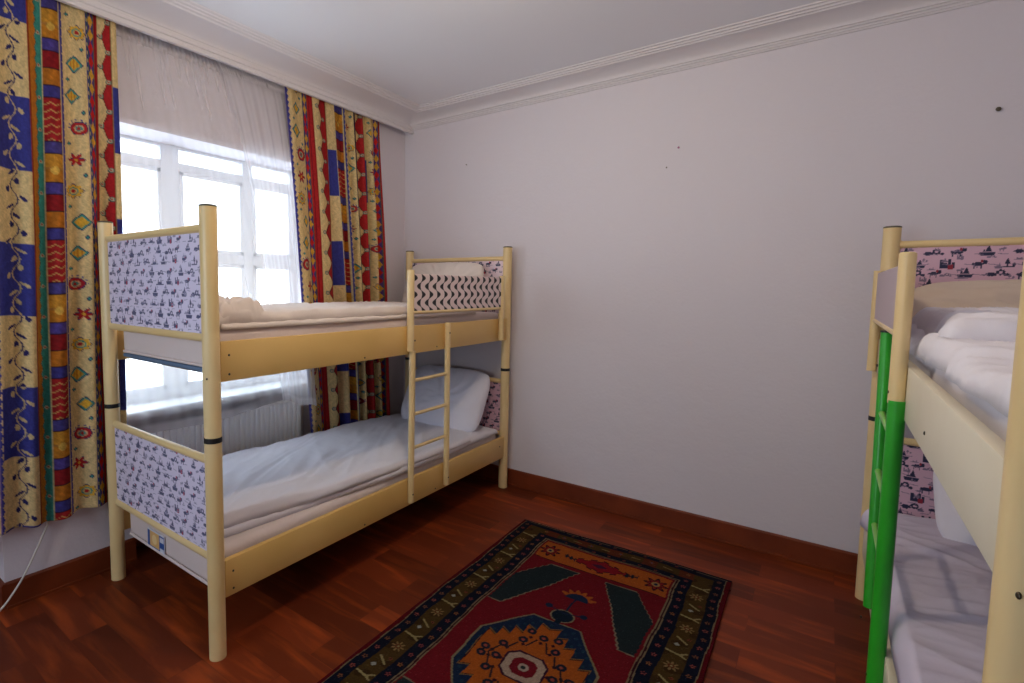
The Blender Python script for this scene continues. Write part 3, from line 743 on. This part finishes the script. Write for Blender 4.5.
pillow('ivory pillow standing behind the wavy black and white guard panel', M['pillow_warm'] if False else M['duvet_warm'], (.515, -.205, 1.372), .66, .38, .13, 70, 0, seed=2)
pillow('beige pillow lying at the head of the upper bunk above the green ladder', M['pillow_warm'], (3.31, -.46, 1.306), .76, .44, .13, 24, -2, seed=3)
pillow('white pillow at the head of the lower bunk beside the green ladder', M['pillow'], (3.40, -.46, .585), .68, .42, .15, 42, 0, seed=4)

# ------------------------------------------------------------------ rug
RO = np.array([1.34, -.465]); RT = math.radians(1.0); RW, RL = 1.068, 2.22
def rug():
    na, nb = 357, 640
    a = np.linspace(0, RW, na); b = np.linspace(0, RL, nb); A, B = np.meshgrid(a, b)
    # slight handmade wobble in the drawing
    Aw = A + .004 * np.sin(B * 9) + .002 * np.sin(B * 31); Bw = B + .004 * np.sin(A * 11)
    cv = Canvas(Aw, Bw, (120, 20, 34))
    NAVY = (22, 26, 44); BROWN = (84, 62, 28); CREAM = (146, 130, 96); ORG = (196, 98, 34); RED = (128, 24, 34); DKG = (38, 50, 54); BLU = (28, 44, 74); PINK = (176, 86, 74)
    mir = RW / 2
    AA = np.minimum(Aw, RW - Aw); BB = np.minimum(Bw, RL - Bw); D = np.minimum(AA, BB * 1.35)
    C = cv
    C.put(D > -1, (104, 16, 26)); C.put(BB < .012, NAVY)
    C.put((D > .016), CREAM); C.put(D > .020, NAVY)
    C.put(D > .064, BROWN); C.put((D > .064) & (np.sin(Aw * 60 + Bw * 31) + np.sin(Bw * 73) > .9), (70, 48, 24)); C.put((D > .146), NAVY)
    C.put(D > .196, CREAM); C.put(D > .201, (60, 20, 30)); C.put(D > .208, CREAM)
    F = D > .213
    C.put(F, RED)
    # brick red patches in the back border
    C.put((D > .064) & (D < .146) & (BB < .11) & (np.sin(Aw * 37) > .35), (110, 50, 28))
    def floret(cx, cy, r, c, c2):
        x = Aw - cx; y = Bw - cy; rr = np.hypot(x, y); th = np.arctan2(y, x)
        C.put(rr < r * (.75 + .3 * np.cos(5 * th + cx * 9)), c); C.put(rr < r * .35, c2)
    for side in (0, 1):
        X = lambda q: q if side == 0 else RW - q
        i = 0; y = .05
        while y < RL - .04:
            floret(X(.042), y, .011, PINK if i % 2 else (150, 92, 60), NAVY); floret(X(.171), y + .02, .011, (170, 80, 74) if i % 3 else (180, 110, 60), NAVY)
            y += .062; i += 1
        y = .16; i = 0
        while y < RL - .1:
            c = (180, 164, 110)
            cx = X(.105)
            if i % 3 == 0:
                C.line((cx - .035, y), (cx + .02, y + .01), .0045, c); C.line((cx + .01, y + .008), (cx + .034, y - .012), .004, c); C.line((cx + .01, y + .008), (cx + .034, y + .018), .004, c)
            elif i % 3 == 1:
                x = Aw - cx; yy = Bw - y; rr = np.hypot(x, yy); th = np.arctan2(yy, x)
                C.put(rr < .026 * (.75 + .35 * np.cos(8 * th)), (166, 132, 84)); C.put(rr < .012, (120, 60, 36)); C.put(rr < .005, c)
            else:
                C.line((cx - .02, y - .014), (cx + .02, y + .014), .004, c); floret(cx + .02, y - .02, .009, (150, 70, 50), NAVY); C.put(abs(Aw - cx + .01) + abs(Bw - y - .035) < .011, (186, 190, 176))
            y += .088; i += 1
    y = .07; x = .28; i = 0
    while x < RW - .24:
        for yy in (.075, RL - .075):
            if i % 2: C.line((x - .02, yy), (x + .02, yy + .004), .004, (150, 120, 74))
            else: floret(x, yy, .015, (140, 70, 44), (70, 90, 120))
        for yy in (.028, RL - .028, .13, RL - .13): floret(x + .03, yy, .008, (150, 80, 56), NAVY)
        x += .075; i += 1
    # all field work mirrored front to back about the middle
    mB = np.minimum(Bw, RL - Bw); C.B = mB
    def sympoly(p, c):
        C.poly([q for q in p], c); C.poly([(RW - q[0], q[1]) for q in p], c)
    # orange cartouche
    C.put((Aw > .222) & (Aw < RW - .222) & (mB > .172) & (mB < .345), ORG)
    C.put((Aw > .218) & (Aw < RW - .218) & (abs(mB - .345) < .003), (60, 20, 26))
    for cx in (.275, RW - .275):
        x = Aw - cx; y = mB - .258; rr = np.hypot(x, y * .9); th = np.arctan2(y, x)
        C.put(rr < .055 * (.78 + .22 * np.cos(8 * th)), (44, 22, 34)); C.put(rr < .04 * (.78 + .22 * np.cos(8 * th)), (150, 34, 36)); C.put(rr < .018, (186, 150, 90)); C.put(rr < .009, BLU)
    x = Aw - mir; y = mB - .258
    C.put((abs(x) / .15 + abs(y) / .062 < 1 + .12 * np.sign(np.sin(x * 110))), (60, 20, 30)); C.put((abs(x) / .135 + abs(y) / .052 < 1 + .12 * np.sign(np.sin(x * 110))), (150, 24, 36)); C.put(abs(x) / .04 + abs(y) / .02 < 1, (70, 30, 60))
    for cx in (.385, RW - .385):
        x = Aw - cx; C.put((abs(x) < .03) & (abs(mB - .258 - .3 * x * np.sign(mir - cx)) < .006 + .012 * (np.sin(x * 260) > 0)), (34, 40, 54))
    # dark green stepped arms with zigzag edges
    zz = .006 * (np.abs(((Bw + Aw * .3) % .03) / .015 - 1))
    Asave = C.A
    for off, col in ((0.0, (150, 140, 112)), (.005, DKG)):
        C.A = Asave + zz
        sympoly([(.222, .560 + off), (.33 , .375 + off), (.475 - off, .375 + off), (.285 - off, .815 - off), (.222, .815 - off)], col)
        C.A = Asave
    sympoly([(.213, .35), (.33, .35), (.213, .55)], RED)
    # medallion: hexagon with a stepped orange heart; the centre lies at b = 1.125
    cx, cy = mir, RL / 2
    def hexa(wx, ty, sy): return [(cx - wx * .42, cy - ty), (cx + wx * .42, cy - ty), (cx + wx, cy - sy), (cx + wx, cy + .02), (cx - wx, cy + .02), (cx - wx, cy - sy)]
    h = hexa(.240, .315, .11); C.poly(h, (150, 140, 104)); C.poly([(cx + (a_ - cx) * .965, cy + (b_ - cy) * .985) for a_, b_ in h], BLU)
    C.put(C.inside([(cx + (a_ - cx) * .965, cy + (b_ - cy) * .985) for a_, b_ in h]) & (np.sin(Aw * 140) * np.sin(Bw * 120) > .55), (34, 62, 84))
    x = abs(Aw - cx); y = cy - mB
    st = .041
    ss = x % st; xs = x - ss
    lim = .250 - .95 * xs + .55 * ss
    C.put((y < lim + .010) & (x < .208), (150, 112, 60)); C.put((y < lim + .004) & (x < .204), (60, 24, 40)); C.put((y < lim) & (x < .200), ORG)
    for px, py in ((0, .19), (.065, .14), (.115, .075), (.165, .02), (.055, .205), (.110, -.0)):
        q = np.hypot(x - px, y - py); C.put(q < .019, (34, 40, 54)); C.put(q < .007, (180, 80, 70)); C.put((abs(x - px * .82) + abs(y - py * .82)) < .010, (60, 26, 40))
    for px, py in ((.03, .14), (.085, .085), (.13, .03)): C.put((abs((x - px) + (y - py) * .4) < .004) & (abs(y - py) < .03), (50, 40, 44))
    C.put((x < .082) & (y < .078) & (x + y < .125), (60, 24, 50)); C.put((x < .074) & (y < .070) & (x + y < .112), (196, 170, 150)); C.put((x < .047) & (y < .046) & (x + y < .072), (130, 24, 36)); C.put(np.hypot(x, y) < .020, (200, 180, 160)); C.put(np.hypot(x, y) < .009, (50, 60, 60))
    # pendant finial and flower
    q = np.hypot(Aw - cx, (mB - .742) * 1.1); C.put(q < .050, (150, 140, 104)); C.put(q < .044, (22, 36, 52)); C.put((abs(Aw - cx) < .012) & (mB > .745) & (mB < .80), (22, 36, 52))
    C.put((abs(Aw - cx) < .004) & (mB > .60) & (mB < .70), BLU)
    th = np.arctan2(.6 - mB, Aw - cx); q = np.hypot(Aw - cx, (mB - .6)); C.put((q < .085 * (.85 + .15 * np.cos(14 * th))) & (mB < .6 - abs(Aw - cx) * .25), ORG); C.put((q < .05) & (mB < .6), BLU)
    for sx in (-1, 1):
        q = np.hypot(Aw - cx - sx * .075, mB - .70); C.put(q < .016, BLU); C.line((cx, .72), (cx + sx * .075, .70), .003, BLU)
    # wear
    rnd = np.random.RandomState(4); n = rnd.rand(nb, na)
    C.C[n > .992] = np.clip(C.C[n > .992] + 35, 0, 255)
    C.C *= .66 * (.9 + .2 * rnd.rand(nb, na))[..., None]
    ct, st_ = math.cos(RT), math.sin(RT)
    Bp = B + .006 * np.sin(A * 7) * (B < .1)
    X = RO[0] + A * ct + Bp * st_; Y = RO[1] + A * st_ - Bp * ct
    Zt = .010 + .0012 * np.sin(A * 19 + B * 7) * np.sin(B * 13)
    P = np.stack([X, Y, Zt], -1)
    o = grid_mesh('rug', P[::-1], np.clip(C.C[::-1], 0, 255), M['attr_rug'], None, thick=0)
    md = o.modifiers.new('thickness', 'SOLIDIFY'); md.thickness = .008; md.offset = -1
    tag(o, 'oriental wool rug with red field, orange medallion and dark border on the floor', 'rug')
    bm = bmesh.new(); rr = random.Random(2)
    for i in range(150):
        a_ = rr.uniform(.01, RW - .01); l = rr.uniform(.004, .014) if rr.random() > .1 else rr.uniform(.01, .02); d = rr.uniform(-.006, .006)
        p = lambda a2, b2, z: (RO[0] + a2 * ct + b2 * st_, RO[1] + a2 * st_ - b2 * ct, z)
        tube(bm, [p(a_, .004, .007), p(a_ + d * .5, -l * .6, .004), p(a_ + d, -l, .0025)], .0016, 5)
    f = obj('fringe', bm, M['fringe'], o); f['kind'] = 'stuff'
rug()

# ------------------------------------------------------------------ small things
bm = bmesh.new()
pts = [(.012, -2.40, .62), (.018, -2.415, .50), (.022, -2.432, .36), (.030, -2.47, .27), (.045, -2.53, .16), (.058, -2.58, .09), (.075, -2.64, .035), (.09, -2.72, .006), (.07, -2.80, .005), (.02, -2.86, .005)]
def smooth_pts(p, n=6):
    out = []
    P = [Vector(q) for q in p]
    for i in range(len(P) - 1):
        a = P[max(i - 1, 0)]; b = P[i]; c = P[i + 1]; d = P[min(i + 2, len(P) - 1)]
        for k in range(n):
            t = k / n; out.append(.5 * ((2 * b) + (c - a) * t + (2 * a - 5 * b + 4 * c - d) * t * t + (3 * b - a - 3 * c + d) * t ** 3))
    return out + [P[-1]]
tube(bm, smooth_pts(pts), .0042, 10)
tag(obj('cable', bm, M['cable']), 'thin white cable trailing from behind the checked drape down to the floor', 'cable')
def nail(x, z, label, r=.005, c=None):
    bm = bmesh.new(); tube(bm, [(x, .01, z), (x, -.010, z + .001)], r * .5, 8); sphere(bm, (x, -.010, z + .001), r, 1, .4, 1, 10)
    tag(obj('nail', bm, c or M['cap']), label, 'nail', 'nails in the back wall')
pinkm = mat('pink_plastic', rgb(176, 120, 150), .5, .3)
nail(3.208, 2.129, 'dark nail high on the white wall above the green ladder bunk', .009)
nail(1.988, 2.158, 'tiny pinkish nail head on the white wall high above the rug', .006, pinkm)
nail(1.930, 2.057, 'tiny grey nail head on the white wall just below the pinkish one', .004)
nail(.582, 2.25, 'tiny nail head in the white wall near the window corner', .004)

# ceiling lamp (just above the frame)
LP = (1.78, -1.885)
lamp = empty('ceiling_lamp', (LP[0], LP[1], CZ), 'small ceiling lamp with a bare warm bulb', 'lamp')
bm = bmesh.new(); tube(bm, [(0, 0, 0), (0, 0, -.012), (0, 0, -.016)], [.035, .035, .02], 24); obj('ceiling_rose', bm, M['frame'], lamp)
bm = bmesh.new(); tube(bm, [(0, 0, -.016), (0, 0, -.12)], .012, 16); obj('socket', bm, M['frame'], lamp)
bm = bmesh.new(); sphere(bm, (0, 0, -.145), .027, 1, 1, 1, 20); obj('bulb', bm, emit_mat('bulb_glow', (1.0, .82, .60, 1), 600), lamp)

# ------------------------------------------------------------------ daylight
w = bpy.data.worlds.new('sky'); sc.world = w; w.use_nodes = True
bg = w.node_tree.nodes['Background']; bg.inputs['Color'].default_value = (.76, .87, 1.0, 1); bg.inputs['Strength'].default_value = 4.3
pl = bpy.data.lights.new('window_portal', 'AREA'); pl.shape = 'RECTANGLE'; pl.size = WY1 - WY0; pl.size_y = WZ1 - WZ0
pl.cycles.is_portal = True
po = bpy.data.objects.new('window_portal', pl); COL.objects.link(po)
po.location = (XW - .05, (WY0 + WY1) / 2, (WZ0 + WZ1) / 2); po.rotation_euler = (PI / 2, 0, -PI / 2)
# light emits along local -Z; turn it to face +X
po.rotation_euler = (0, -PI / 2, 0); pl.size = WZ1 - WZ0; pl.size_y = WY1 - WY0

pl2 = bpy.data.lights.new('window_portal', 'AREA'); pl2.shape = 'RECTANGLE'; pl2.size = FX1 - FX0; pl2.size_y = FZ1 - FZ0; pl2.cycles.is_portal = True  # portal of the added fill window
po2 = bpy.data.objects.new('window_portal', pl2); COL.objects.link(po2)
po2.location = ((FX0 + FX1) / 2, -4.65, (FZ0 + FZ1) / 2); po2.rotation_euler = (PI / 2, 0, 0)

# ------------------------------------------------------------------ camera
f, yaw, pit, rol = 522.2397, .652844, -.0788263, .0100728
cam = bpy.data.cameras.new('camera'); cam.sensor_width = 36; cam.lens = f * 36 / 1024
cam.shift_x = 83.079 / 1024; cam.shift_y = -12.721 / 1024; cam.clip_start = .02
co_ = bpy.data.objects.new('camera', cam); COL.objects.link(co_)
F = Vector((-math.sin(yaw) * math.cos(pit), math.cos(yaw) * math.cos(pit), math.sin(pit)))
R_ = F.cross(Vector((0, 0, 1))).normalized(); U = R_.cross(F)
R2 = math.cos(rol) * R_ + math.sin(rol) * U; U2 = -math.sin(rol) * R_ + math.cos(rol) * U
from mathutils import Matrix
co_.matrix_world = Matrix(((R2.x, U2.x, -F.x, 2.697953), (R2.y, U2.y, -F.y, -3.196486), (R2.z, U2.z, -F.z, 1.372044), (0, 0, 0, 1)))
sc.camera = co_
sc.view_settings.view_transform = 'Standard'; sc.view_settings.look = 'None'; sc.view_settings.gamma = 1
sc.view_settings.use_curve_mapping = False; sc.view_settings.exposure = 0.74
sc.cycles.max_bounces = 10; sc.cycles.diffuse_bounces = 6; sc.cycles.transparent_max_bounces = 16; sc.cycles.use_denoising = True
sc.cycles.sample_clamp_indirect = 6
